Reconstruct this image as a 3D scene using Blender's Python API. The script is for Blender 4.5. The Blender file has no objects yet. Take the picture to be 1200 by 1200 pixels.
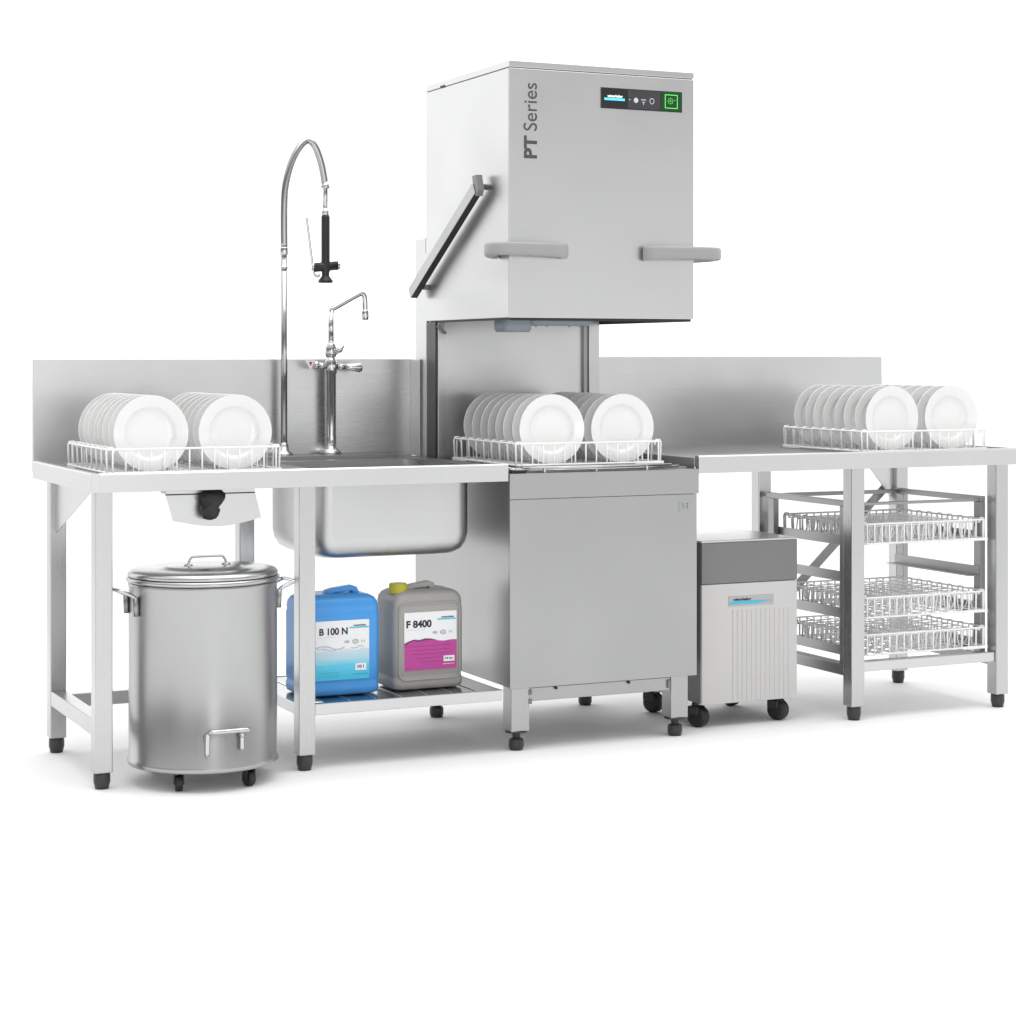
import bpy, bmesh, math, random
from mathutils import Vector, Matrix
random.seed(7)
PI = math.pi
S = bpy.context.scene
C = S.collection

# ------------------------------------------------------------------ materials
def new_mat(name):
    m = bpy.data.materials.new(name); m.use_nodes = True
    nt = m.node_tree
    return m, nt, nt.nodes['Principled BSDF']

def steel(name, col=0.55, rough=0.3, axis='x', scale=1.0, bump=0.0025, var=0.03, aniso=0.0):
    """brushed stainless steel: fine streaks along one axis in roughness, tint and bump"""
    m, nt, b = new_mat(name)
    N, L = nt.nodes, nt.links
    tc = N.new('ShaderNodeTexCoord'); mp = N.new('ShaderNodeMapping')
    sc = {'x': (2.5, 420, 420), 'z': (420, 420, 2.5), 'y': (420, 2.5, 420)}[axis]
    mp.inputs['Scale'].default_value = [s*scale for s in sc]
    L.new(tc.outputs['Object'], mp.inputs['Vector'])
    n = N.new('ShaderNodeTexNoise'); n.inputs['Scale'].default_value = 1.0
    n.inputs['Detail'].default_value = 4; n.inputs['Roughness'].default_value = .6
    L.new(mp.outputs[0], n.inputs['Vector'])
    big = N.new('ShaderNodeTexNoise'); big.inputs['Scale'].default_value = 3.1; big.inputs['Detail'].default_value = 3
    L.new(tc.outputs['Object'], big.inputs['Vector'])
    r1 = N.new('ShaderNodeMapRange'); r1.inputs[1].default_value = .3; r1.inputs[2].default_value = .7
    r1.inputs[3].default_value = rough-var; r1.inputs[4].default_value = rough+var
    L.new(n.outputs['Fac'], r1.inputs[0])
    r2 = N.new('ShaderNodeMapRange'); r2.inputs[1].default_value = .35; r2.inputs[2].default_value = .65
    r2.inputs[3].default_value = -.03; r2.inputs[4].default_value = .04
    L.new(big.outputs['Fac'], r2.inputs[0])
    ad = N.new('ShaderNodeMath'); ad.operation = 'ADD'
    L.new(r1.outputs[0], ad.inputs[0]); L.new(r2.outputs[0], ad.inputs[1])
    L.new(ad.outputs[0], b.inputs['Roughness'])
    mx = N.new('ShaderNodeMix'); mx.data_type = 'RGBA'
    mx.inputs[6].default_value = (col*.96, col*.965, col*.97, 1); mx.inputs[7].default_value = (col*1.03, col*1.035, col*1.035, 1)
    L.new(n.outputs['Fac'], mx.inputs[0]); L.new(mx.outputs[2], b.inputs['Base Color'])
    b.inputs['Metallic'].default_value = 1
    bp = N.new('ShaderNodeBump'); bp.inputs['Strength'].default_value = bump; bp.inputs['Distance'].default_value = .01
    L.new(n.outputs['Fac'], bp.inputs['Height']); L.new(bp.outputs[0], b.inputs['Normal'])
    return m

def plain(name, col, rough=0.5, metal=0.0, noise=0.04, nscale=30, bump=0.0, coat=0.0, emit=0.0, spec=None):
    m, nt, b = new_mat(name)
    N, L = nt.nodes, nt.links
    tc = N.new('ShaderNodeTexCoord'); n = N.new('ShaderNodeTexNoise')
    n.inputs['Scale'].default_value = nscale; n.inputs['Detail'].default_value = 4
    L.new(tc.outputs['Object'], n.inputs['Vector'])
    mx = N.new('ShaderNodeMix'); mx.data_type = 'RGBA'
    mx.inputs[6].default_value = tuple(max(0, c*(1-noise)) for c in col)+(1,)
    mx.inputs[7].default_value = tuple(min(1, c*(1+noise)) for c in col)+(1,)
    L.new(n.outputs['Fac'], mx.inputs[0]); L.new(mx.outputs[2], b.inputs['Base Color'])
    b.inputs['Roughness'].default_value = rough; b.inputs['Metallic'].default_value = metal
    if coat: b.inputs['Coat Weight'].default_value = coat
    if spec is not None: b.inputs['Specular IOR Level'].default_value = spec
    if bump:
        bp = N.new('ShaderNodeBump'); bp.inputs['Strength'].default_value = bump; bp.inputs['Distance'].default_value = .005
        L.new(n.outputs['Fac'], bp.inputs['Height']); L.new(bp.outputs[0], b.inputs['Normal'])
    if emit:
        L.new(mx.outputs[2], b.inputs['Emission Color']); b.inputs['Emission Strength'].default_value = emit
    return m

STX = steel('brushed_steel_horizontal', .60, .30, 'x')
STZ = steel('brushed_steel_vertical', .60, .30, 'z')
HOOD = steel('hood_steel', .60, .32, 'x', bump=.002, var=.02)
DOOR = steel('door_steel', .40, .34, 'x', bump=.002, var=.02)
STZ2 = steel('machine_leg_steel', .44, .34, 'z')
SHELF = steel('shelf_steel', .36, .16, 'y', bump=.001, var=.02)
SEAM = steel('bright_seam_steel', .85, .25, 'y', bump=0)
LEG = steel('leg_steel', .52, .28, 'z')
TOP = steel('worktop_steel', .34, .36, 'x')
BIN = steel('bin_steel', .44, .33, 'z', bump=.002, var=.02)
BINR = steel('bin_rim_steel', .48, .24, 'z', bump=.0, var=.01)
BOWL = steel('sink_steel', .54, .36, 'x', bump=.004, var=.03)
DSTEEL = steel('dull_frame_steel', .34, .34, 'y')
HOSE = steel('hose_steel', .42, .16, 'x', bump=0, var=.02)
CHROME = steel('chrome', .56, .08, 'z', bump=0, var=.01)
RODM = steel('handle_steel', .58, .16, 'x', bump=0, var=.02)
BLACK = plain('black_rubber', (.012, .012, .013), .45, bump=.1)
FOOT = plain('dark_grey_plastic_foot', (.035, .035, .037), .4)
GASK = plain('dark_gasket', (.02, .02, .022), .5)
WIRE = plain('white_coated_wire', (.84, .84, .835), .32, coat=.3)
PLATE = plain('white_porcelain', (.785, .785, .78), .12, noise=.01, coat=.6)
HANDLE = plain('light_grey_plastic', (.31, .31, .315), .38, noise=.02)
LATCH = plain('grey_blue_plastic', (.26, .30, .34), .4)
GREY = plain('painted_grey_metal', (.19, .19, .19), .42, noise=.02)
LGREY = plain('light_ribbed_plastic', (.57, .563, .558), .45, noise=.015)
SIDEG = plain('unit_side_grey', (.16, .16, .165), .4, noise=.02)
BLUE = plain('blue_canister_plastic', (.055, .31, .74), .36, noise=.06, nscale=14, bump=.06, coat=.1)
GCAN = plain('grey_canister_plastic', (.36, .35, .335), .40, noise=.05, nscale=14, bump=.06)
YEL = plain('yellow_green_cap', (.46, .43, .03), .45)
LABW = plain('white_label_paper', (.82, .83, .84), .4, noise=.01)
LABM = plain('magenta_label_print', (.48, .045, .30), .4, noise=.12, nscale=60)
LABM2 = plain('dark_magenta_print', (.16, .02, .10), .4, noise=.2, nscale=90)
LABC = plain('cyan_label_print', (.03, .50, .72), .4, noise=.12, nscale=40)
LABP = plain('pale_grey_blue_print', (.45, .56, .64), .4, noise=.15, nscale=70)
LABL = plain('light_cyan_print', (.30, .66, .80), .4, noise=.12, nscale=50)
LABT = plain('teal_print', (.02, .40, .45), .4)
INK = plain('black_ink', (.015, .015, .017), .5)
INKG = plain('grey_ink', (.35, .36, .37), .5)
TEXTG = plain('dark_grey_lettering', (.06, .06, .062), .5)
GLASS = plain('black_display_glass', (.012, .012, .014), .12, coat=.5)
GLASS2 = plain('dark_grey_display', (.045, .045, .05), .2)
DGREEN = plain('dark_green_display', (.008, .05, .012), .2)
EGREEN = plain('lit_green', (.10, .75, .12), .4, emit=.55)
ECYAN = plain('lit_cyan', (.10, .62, .80), .4, emit=.45)
EWHITE = plain('lit_white', (.85, .9, .92), .4, emit=.6)
EGREY = plain('lit_grey', (.5, .52, .54), .4, emit=.15)
ECO = plain('green_print', (.27, .36, .29), .5)
RED = plain('red_print', (.55, .03, .03), .4)
FLOOR = plain('white_studio_floor', (.92, .92, .92), .7, noise=.006, nscale=2, spec=.15)

# ------------------------------------------------------------------ mesh builder
ORG = {}
class MB:
    def __init__(s): s.bm = bmesh.new()
    def face(s, vs, smooth=False):
        try:
            f = s.bm.faces.new(vs); f.smooth = smooth; return f
        except ValueError: return None
    def box(s, x0, x1, y0, y1, z0, z1):
        v = [s.bm.verts.new((x, y, z)) for x in (x0, x1) for y in (y0, y1) for z in (z0, z1)]
        for q in ((0,1,3,2),(4,6,7,5),(0,4,5,1),(2,3,7,6),(0,2,6,4),(1,5,7,3)):
            s.face([v[i] for i in q])
        return s
    def prism(s, poly, axis, a, b):
        """poly: 2-D points; axis 'x': (y,z), 'y': (x,z), 'z': (x,y)"""
        def P(p, t):
            return {'x': (t, p[0], p[1]), 'y': (p[0], t, p[1]), 'z': (p[0], p[1], t)}[axis]
        A = [s.bm.verts.new(P(p, a)) for p in poly]; B = [s.bm.verts.new(P(p, b)) for p in poly]
        s.face(A); s.face(list(reversed(B)))
        n = len(poly)
        for i in range(n): s.face([A[i], A[(i+1) % n], B[(i+1) % n], B[i]])
        return s
    def loft(s, rings, smooth=True, cap=True):
        R = [[s.bm.verts.new(p) for p in r] for r in rings]
        n = len(R[0])
        for a, b in zip(R, R[1:]):
            for i in range(n): s.face([a[i], a[(i+1) % n], b[(i+1) % n], b[i]], smooth)
        if cap: s.face(list(reversed(R[0]))); s.face(R[-1])
        return s
    def tube(s, pts, r, seg=10, closed=False, rr=None):
        pts = [Vector(p) for p in pts]; n = len(pts)
        rings = []; up = None
        for i, p in enumerate(pts):
            if closed: t = (pts[(i+1) % n]-pts[i-1])
            else: t = pts[min(i+1, n-1)]-pts[max(i-1, 0)]
            t.normalize()
            if up is None:
                up = Vector((0, 0, 1)) if abs(t.z) < .9 else Vector((0, 1, 0))
            u = up-t*up.dot(t)
            if u.length < 1e-4: u = t.orthogonal()
            u.normalize(); w = t.cross(u); up = u
            q = rr[i] if rr else r
            rings.append([p+u*math.cos(2*PI*k/seg)*q+w*math.sin(2*PI*k/seg)*q for k in range(seg)])
        if closed: rings.append(rings[0]); s.loft(rings, cap=False)
        else: s.loft(rings)
        return s
    def lathe(s, prof, c=(0, 0, 0), seg=48, axis='z', cap=True, smooth=True):
        """prof: (r, h) along the axis"""
        rings = []
        for r, h in prof:
            rg = []
            for k in range(seg):
                a = 2*PI*k/seg; p = (r*math.cos(a), r*math.sin(a), h)
                if axis == 'x': p = (p[2], p[0], p[1])
                elif axis == 'y': p = (p[0], p[2], p[1])
                rg.append((p[0]+c[0], p[1]+c[1], p[2]+c[2]))
            rings.append(rg)
        s.loft(rings, smooth, cap)
        return s
    def cyl(s, p0, p1, r, r2=None, seg=20):
        return s.tube([p0, p1], r, seg, rr=[r, r if r2 is None else r2])
    def build(s, name, mat, parent=None, org=None, bevel=0, seg=2, xf=None):
        if xf is not None: bmesh.ops.transform(s.bm, matrix=xf, verts=s.bm.verts)
        o0 = Vector(ORG[parent.name] if parent else (org or (0, 0, 0)))
        bmesh.ops.translate(s.bm, vec=-o0, verts=s.bm.verts)
        bmesh.ops.recalc_face_normals(s.bm, faces=s.bm.faces)
        me = bpy.data.meshes.new(name); s.bm.to_mesh(me); s.bm.free()
        me.materials.append(mat)
        o = bpy.data.objects.new(name, me); C.objects.link(o)
        if parent: o.parent = parent
        else: o.location = o0
        ORG[o.name] = tuple(o0)
        if bevel:
            b = o.modifiers.new('bevel', 'BEVEL'); b.width = bevel; b.segments = seg
            b.limit_method = 'ANGLE'; b.angle_limit = math.radians(50)
            b.harden_normals = False
        return o

def thing(name, label, cat, loc=(0, 0, 0), group=None):
    o = bpy.data.objects.new(name, None); C.objects.link(o); o.location = loc
    o.empty_display_size = .05
    o['label'] = label; o['category'] = cat
    if group: o['group'] = group
    ORG[o.name] = tuple(loc); return o
def lab(o, label): o['label'] = label; return o
def kids(o): return [c for c in bpy.data.objects if c.parent == o]
def copy_tree(o, parent=None):
    c = o.copy(); C.objects.link(c); c.parent = parent
    ORG[c.name] = ORG[o.name]
    for ch in kids(o): copy_tree(ch, c)
    return c

def rrect(x0, x1, y0, y1, r, z, n=5):
    pts = []
    for cx_, cy_, a0 in ((x1-r, y1-r, 0), (x0+r, y1-r, 90), (x0+r, y0+r, 180), (x1-r, y0+r, 270)):
        for k in range(n+1):
            a = math.radians(a0+90*k/n); pts.append((cx_+r*math.cos(a), cy_+r*math.sin(a), z))
    return pts

FONT = None
def text(body, size, mat, name, parent, pos, u=(1, 0, 0), v=(0, 0, 1), bold=0.0, ext=.0004, width=None, align='LEFT', height=None):
    """lettering as a thin solid mesh on a face; u reading direction, v up direction of letters"""
    cu = bpy.data.curves.new('lettering', 'FONT'); cu.body = body; cu.size = size; cu.extrude = ext
    cu.offset = bold; cu.align_x = align
    t = bpy.data.objects.new('lettering_source', cu); C.objects.link(t)
    bpy.context.view_layer.update()
    me = bpy.data.meshes.new_from_object(t.evaluated_get(bpy.context.evaluated_depsgraph_get()))
    bpy.data.objects.remove(t); bpy.data.curves.remove(cu)
    xs = [w.co.x for w in me.vertices]; ys = [w.co.y for w in me.vertices]
    sx = width/(max(xs)-min(xs)) if width else 1
    sy = height/(max(ys)-min(ys)) if height else sx
    x0, y0 = min(xs), min(ys)
    U, V = Vector(u), Vector(v); Wn = U.cross(V)
    o0 = Vector(ORG[parent.name])
    for w in me.vertices:
        w.co = Vector(pos)+U*((w.co.x-x0)*sx)+V*((w.co.y-y0)*sy)+Wn*w.co.z-o0
    me.materials.clear(); me.materials.append(mat); me.name = name
    o = bpy.data.objects.new(name, me); C.objects.link(o); o.parent = parent; ORG[o.name] = tuple(o0)
    return o

# ------------------------------------------------------------------ setting
ZF = -0.008
fl = MB().box(-60, 90, -40, 110, ZF-.2, ZF).build('floor', FLOOR, None)
fl['kind'] = 'structure'

# ------------------------------------------------------------------ legs
def leg(parent, x0, y0, ztop, w=.05, mat=LEG, foot='round'):
    l = MB().box(x0, x0+w, y0, y0+w, .038, ztop).build('leg', mat, parent, bevel=.003)
    m = MB(); cx_, cy_ = x0+w/2, y0+w/2
    if foot == 'round':
        m.lathe([(.010, .042), (.0225, .0385), (.0235, .030), (.0235, .010), (.021, .002), (.019, ZF)], (cx_, cy_, 0), 20)
    m.build('foot', FOOT, l)
    return l

# ------------------------------------------------------------------ LEFT TABLE (sink table)
TL = thing('sink_table', 'long stainless steel sink table on the left with backsplash, sink bowl and slatted bottom shelf', 'sink table', (-.64, .3, 0))
XL, XR, YB = -1.283, -.003, .78
SX0, SX1, SY0, SY1 = -.587, -.077, .10, .56
m = MB()
zt, zb = .868, .834
# deck with an opening over the bowl
m.box(XL+.002, SX0, .002, YB-.002, zb, zt); m.box(SX1, XR, .002, YB-.002, zb, zt)
m.box(SX0+.0005, SX1-.0005, .002, SY0, zb, zt); m.box(SX0+.0005, SX1-.0005, SY1, YB-.002, zb, zt)
m.box(SX0-.10, -.10, .66, .765, zt-.001, .880)
o = m.build('tabletop', TOP, TL, bevel=.0015)
m = MB()
m.prism([(0, .822), (0, .872), (.004, .876), (.022, .876), (.026, .869), (.026, .84), (.003, .822)], 'x', XL, XR)
m.prism([(XL-.002, .822), (XL-.002, .872), (XL+.002, .8765), (XL+.02, .8765), (XL+.024, .869), (XL+.024, .824)], 'y', -.0015, YB)
m.build('apron', STX, TL, bevel=.001)
m = MB()
m.box(XL, -.003, YB, YB+.018, .84, 1.195); m.box(-.0065, -.003, .705, YB, .869, 1.195)
m.build('backsplash', STX, TL, bevel=.0015)
# bowl
m = MB()
rings = []
for inset, z in ((0, .866), (0, .66), (.004, .635), (.016, .612), (.036, .598), (.065, .594)):
    r = max(.05, .055-inset*.2)
    rings.append(rrect(SX0+inset, SX1-inset, SY0+inset, SY1-inset, r, z, 8))
t = .003
for inset, z in ((.065, .597), (.037, .601), (.018, .614), (.007, .637), (.003, .66), (.003, .8655)):
    rings.append(rrect(SX0+inset, SX1-inset, SY0+inset, SY1-inset, .05, z, 8))
m.loft(rings, cap=False)
m.face([m.bm.verts.new(p) for p in rrect(SX0+.06, SX1-.06, SY0+.06, SY1-.06, .05, .5945, 8)])
bowl = m.build('sink_bowl', BOWL, TL)
for x0, y0 in ((-1.273, .004), (-1.273, .58), (-.674, .004), (-.674, .58)): leg(TL, x0, y0, .834)
# rails
MB().box(-1.271, -1.225, .054, .58, .138, .184).build('side_rail', LEG, TL, bevel=.003)
MB().box(-1.223, -.674, .585, .625, .128, .170).build('back_rail', STX, TL, bevel=.003)
# gusset
MB().prism([(.58, .834), (.58, .665), (.08, .834)], 'x', -1.256, -1.252).build('gusset', STZ, TL, bevel=.001)
# shelf of slats with slots
m = MB()
m.box(-.624, -.020, .006, .012, .153, .186); m.box(-.672, -.668, .055, .58, .153, .186); m.box(-.624, -.012, .55, .556, .153, .186)
m.build('shelf_rim', STX, TL, bevel=.002)
m = MB()
n = 8; w = (.655)/n
for i in range(n):
    xa = -.667+i*w
    y_a = .0135 if i > 0 else .055
    m.box(xa, xa+w-.0055, y_a+.022, .548, .180, .184)
m.box(-.622, -.016, .0125, .0345, .1795, .1845); m.box(-.667, -.014, .5165, .5487, .176, .1795)
sh_ = m.build('shelf', SHELF, TL, bevel=.001)
for i in range(1, n):
    xa = -.667+i*w-.0052
    MB().box(xa, xa+.0042, .036, .515, .1797, .1858).build('slat_seam', SEAM, sh_)
# refuse flap under the worktop
m = MB()
cx_ = -.911
outl = [(-1.057, .806), (-.789, .806), (-.780, .770), (-.771, .733)]
for k in range(1, 12):
    u = k/12; outl.append((-.771-u*.264, .733-.021*math.sin(PI*u)))
outl += [(-1.035, .731), (-1.046, .770)]
def fy(z): return .062
A = [m.bm.verts.new((x, fy(z), z)) for x, z in outl]; B = [m.bm.verts.new((x, fy(z)+.003, z+.001)) for x, z in outl]
m.face(A); m.face(B[::-1])
for i in range(len(A)): m.face([A[i], A[(i+1) % len(A)], B[(i+1) % len(A)], B[i]])
m.box(-1.055, -.791, .060, .12, .8085, .823)
flap = m.build('refuse_chute_flap', STX, TL, bevel=.0008)
MB().box(-1.056, -.790, .0595, .066, .8062, .8083).build('hinge_line', GASK, flap)
m = MB()
rings = []
for k, (z, rx, ry) in enumerate(((.826, .004, .006), (.818, .024, .012), (.808, .034, .02), (.795, .034, .024), (.782, .030, .024), (.770, .027, .021), (.760, .028, .017), (.748, .024, .013), (.738, .018, .010), (.734, .006, .004))):
    rg = []
    for j in range(14):
        a = 2*PI*j/14; w_ = 1+.13*math.sin(3*a+k*1.3)
        rg.append((-.929+rx*w_*math.cos(a)+(-.006 if z < .775 else .004), .034-(.826-z)*.05+ry*w_*math.sin(a), z))
    rings.append(rg)
m.loft(rings); m.build('rubber_knob', BLACK, flap)

# ------------------------------------------------------------------ RIGHT TABLE
TR = thing('run_out_table', 'stainless steel table on the right with backsplash and no sink, above the small wheeled unit', 'table', (1.3, .3, 0))
X0, X1 = .668, 1.932
m = MB(); m.box(X0+.002, X1-.002, .002, YB-.002, .85, .879)
m.build('tabletop', TOP, TR, bevel=.0015)
m = MB()
m.prism([(0, .830), (0, .882), (.004, .8865), (.022, .8865), (.026, .88), (.026, .85), (.003, .83)], 'x', X0, X1)
m.box(X1-.001, X1+.002, -.001, YB, .8305, .8868)
m.box(X0, X0+.003, .03, YB-.001, .8305, .8785)
m.build('apron', STX, TR, bevel=.001)
m = MB(); m.box(.700, X1-.002, YB, YB+.018, .85, 1.203)
m.build('backsplash', STX, TR, bevel=.0015)
for x0, y0 in ((1.256, .004), (1.256, .58), (1.853, .004), (1.853, .58)): leg(TR, x0, y0, .849, w=.052)
MB().box(1.26, 1.304, .056, .58, .136, .173).build('side_rail', DSTEEL, TR, bevel=.003)
MB().box(1.857, 1.901, .056, .58, .136, .173).build('side_rail', DSTEEL, TR, bevel=.003)
MB().box(1.3085, 1.853, .012, .048, .152, .186).build('front_rail', STX, TR, bevel=.003)
MB().prism([(1.853, .849), (1.853, .69), (1.835, .69), (1.70, .849)], 'y', .600, .604).build('gusset', STZ, TR, bevel=.001)
# diagonal strut at the back
m = MB()
a = Vector((1.845, .64, .715)); b = Vector((1.31, .64, .235)); d = (b-a).normalized(); nn = Vector((-d.z, 0, d.x))*.017
vs = []
for p in (a, b):
    for q in (nn, -nn):
        for yy in (0, .006): vs.append(m.bm.verts.new(p+q+Vector((0, yy, 0))))
for q in ((0,1,3,2),(4,6,7,5),(0,4,5,1),(2,3,7,6),(0,2,6,4),(1,5,7,3)): m.face([vs[i] for i in q])
m.build('diagonal_brace', DSTEEL, TR, bevel=.001)

# ------------------------------------------------------------------ DISHWASHER
DW = thing('hood_dishwasher', 'tall stainless pass-through dishwasher with its boxy hood raised between the two tables', 'dishwasher', (.33, .35, 0))
m = MB()
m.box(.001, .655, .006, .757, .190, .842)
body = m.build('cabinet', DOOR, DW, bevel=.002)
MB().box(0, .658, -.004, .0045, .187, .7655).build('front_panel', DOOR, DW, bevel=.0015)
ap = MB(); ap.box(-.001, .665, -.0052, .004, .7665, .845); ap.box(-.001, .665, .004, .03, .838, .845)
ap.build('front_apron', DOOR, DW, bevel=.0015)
# eco mark
m = MB(); m.box(.592, .596, -.0052, -.0038, .712, .742); m.box(.603, .606, -.0052, -.0038, .722, .740)
m.box(.609, .612, -.0052, -.0038, .718, .736); m.box(.617, .627, -.0052, -.0038, .724, .728); m.box(.617, .627, -.0052, -.0038, .734, .737); m.box(.622, .625, -.0052, -.0038, .716, .7385)
m.build('small_emblem', ECO, DW)
for x0, y0 in ((.012, .012), (.573, .012), (.012, .640), (.573, .640)):
    l = MB().box(x0, x0+.062, y0, y0+.062, .052, .1895).build('leg', STZ2, DW, bevel=.003)
    m = MB(); c_ = (x0+.031, y0+.031, 0)
    m.lathe([(.006, .054), (.034, .052), (.035, .047), (.017, .045), (.0125, .040), (.0125, .030), (.021, .027), (.0235, .021), (.0235, .004), (.020, ZF)], c_, 22)
    m.build('foot', FOOT, l)
m = MB(); m.box(.075, .5725, .016, .05, .142, .184)
m.build('front_crossbar', DOOR, DW, bevel=.002)
for a_ in ((.070, .082, .135, .150), (.070, .082, .163, .178), (.560, .571, .150, .176)):
    MB().box(a_[0], a_[1], .010, .0155, a_[2], a_[3]).build('screw_plate', GREY, DW, bevel=.001)
for x in (.165, .42): MB().lathe([(.0045, .0145), (.0045, .0095), (.002, .0085)], (x, 0, .178), 10, 'y').build('bolt', GASK, DW)
m = MB(); m.box(.012+.062, .573, .66, .69, .142, .188); m.build('rear_crossbar', DSTEEL, DW, bevel=.002)
# chamber deck
m = MB(); m.box(.02, .64, .031, .60, .842, .8515); m.build('wash_chamber_deck', TOP, DW, bevel=.001)
# column
m = MB()
m.box(.0085, .034, .578, .655, .843, 1.345)
lp = m.build('left_post', LEG, DW, bevel=.002)
MB().box(.001, .008, .582, .655, .843, 1.318).build('dark_side_strip', plain('dark_strip_metal', (.06, .06, .062), .35, metal=.6), lp)  # thin strip added to make the post's left face dark
m = MB(); m.box(.572, .612, .578, .655, .843, 1.345); m.build('right_post', LEG, DW, bevel=.002)
m = MB(); m.box(.034, .572, .600, .606, .852, 1.345); m.build('back_panel', HOOD, DW)
m = MB(); m.box(.556, .5715, .586, .5995, .852, 1.345); m.build('seal_strip', DSTEEL, DW, bevel=.001)
m = MB(); m.box(.002, .075, .6625, .757, .842, 1.600); m.box(.56, .635, .6625, .757, .842, 1.600); m.box(.075, .56, .68, .75, .842, 1.59)
m.build('rear_column', HOOD, DW, bevel=.002)
m = MB(); m.box(.0015, .012, .664, .668, 1.55, 1.604); m.build('column_slot', GASK, DW)
# rails for the basket
m = MB()
for y in (.016, .50): m.box(.03, .57, y, y+.006, .852, .862)
m.tube([(.012, .022, .8535), (.3, .008, .8545), (.60, .012, .8545)], .0045, 8)
m.tube([(.05, .012, .861), (.30, .0, .8615), (.575, .012, .861)], .0035, 8)
for x in (.12, .30, .48): m.box(x, x+.006, .006, .02, .846, .862)
m.tube([(.03, .02, .857), (.03, .5, .857)], .004, 8); m.tube([(.565, .02, .857), (.565, .5, .857)], .004, 8)
m.build('basket_guide', RODM, DW)
m = MB()
for k in range(7): m.box(.006+k*.0075, .0105+k*.0075, -.003, .012, .8455, .8535)
m.build('black_strainer_edge', GASK, DW)
# hood: four walls and a lid, open below
hz0, hz1 = 1.322, 2.086
m = MB()
m.box(0, .649, 0, .006, hz0, hz1); m.box(0, .006, .006, .662, hz0, hz1); m.box(.643, .649, .006, .662, hz0, hz1)
m.box(.006, .643, .656, .662, hz0+.02, hz1)
m.box(.006, .643, .006, .656, hz1-.006, hz1)
hood = m.build('hood', HOOD, DW, bevel=.0015)
MB().box(-.0005, .6495, -.0008, .6625, hz1+.0025, 2.109).build('lid', HOOD, hood, bevel=.002)
MB().box(.004, .645, .004, .658, hz1-.0005, hz1+.0025).build('lid_seam', GREY, hood)
MB().box(-.002, 0, .50, .535, 2.088, 2.094).build('slot', GASK, hood)
m = MB(); m.box(.007, .642, .007, .020, 1.314, 1.330); m.box(.007, .020, .020, .64, 1.316, 1.332); m.box(.629, .642, .020, .64, 1.314, 1.330)
m.build('hood_gasket', GASK, hood)
m = MB(); m.box(.021, .628, .021, .56, 1.345, 1.352); m.build('inner_ceiling', DSTEEL, hood)
# wash arm + latch under hood
m = MB()
m.loft([rrect(.099, .19, .24, .33, .02, 1.282, 4), rrect(.094, .195, .235, .335, .022, 1.292, 4), rrect(.094, .195, .235, .335, .022, 1.312, 4), rrect(.10, .188, .24, .33, .02, 1.344, 4)])
m.build('grey_catch', LATCH, hood, bevel=.001)
m = MB(); m.loft([rrect(.20, .42, .27, .31, .018, 1.303, 4), rrect(.196, .424, .265, .315, .02, 1.312, 4), rrect(.196, .424, .265, .315, .02, 1.322, 4)])
m.lathe([(.03, 1.318), (.03, 1.346)], (.31, .29, 0), 20)
for x in (.23, .27, .35, .39): m.lathe([(.004, 1.299), (.005, 1.304)], (x, .29, 0), 8)
m.build('wash_arm', LATCH, hood, bevel=.001)
m = MB(); m.prism([(.002, 1.30), (.006, 1.31), (.034, 1.285), (.034, 1.277)], 'y', .566, .577); m.build('corner_clip', GREY, DW)
# handles wrapping the front corners
def bow(pts, h=.0235, th=.013):
    m = MB(); rings = []
    pts = [Vector((x, y, 0)) for x, y in pts]; n = len(pts)
    sm = []
    for i in range(n-1):                              # Catmull-Rom smoothing
        p0, p1, p2, p3 = pts[max(i-1, 0)], pts[i], pts[i+1], pts[min(i+2, n-1)]
        for k in range(5):
            t = k/5
            sm.append(.5*((2*p1)+(p2-p0)*t+(2*p0-5*p1+4*p2-p3)*t*t+(3*p1-p0-3*p2+p3)*t**3))
    sm.append(pts[-1]); n = len(sm)
    for i, p in enumerate(sm):
        t = sm[min(i+1, n-1)]-sm[max(i-1, 0)]; t.normalize(); w = Vector((t.y, -t.x, 0))
        u = i/(n-1); e = min(1, math.sin(PI*u)*5+.55)
        arch = .007*math.sin(PI*u)
        hh, tt = h*min(1, e*.4+.62), th*e
        ring = []
        for k in range(16):
            a = 2*PI*(k+.5)/16; ca_, sa_ = math.cos(a), math.sin(a)
            sx = math.copysign(abs(ca_)**.45, ca_)*tt; sz = math.copysign(abs(sa_)**.45, sa_)*hh
            ring.append(p+w*sx+Vector((0, 0, 1.527+sz+(arch if sa_ < 0 else 0))))
        rings.append(ring)
    m.loft(rings); return m
HL = [(-.004, .086), (-.036, .062), (-.059, .024), (-.057, -.020), (-.030, -.046), (.022, -.055), (.08, -.054), (.132, -.047), (.169, -.032), (.183, -.006)]
bow(HL).build('handle', HANDLE, hood)
bow([(.649-x+(.018 if x < 0 else 0)*min(1, -x/.04) if x < 0 else .649-x, y) for x, y in reversed(HL)][::1]).build('handle', HANDLE, hood)
# control panel
cp = MB().box(.3145, .6045, -.0035, .001, 1.978, 2.0435).build('control_panel', GLASS, hood, bevel=.0008)
Yp = -.0038
e = lambda mb, nm, mt: mb.build(nm, mt, cp)
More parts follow.
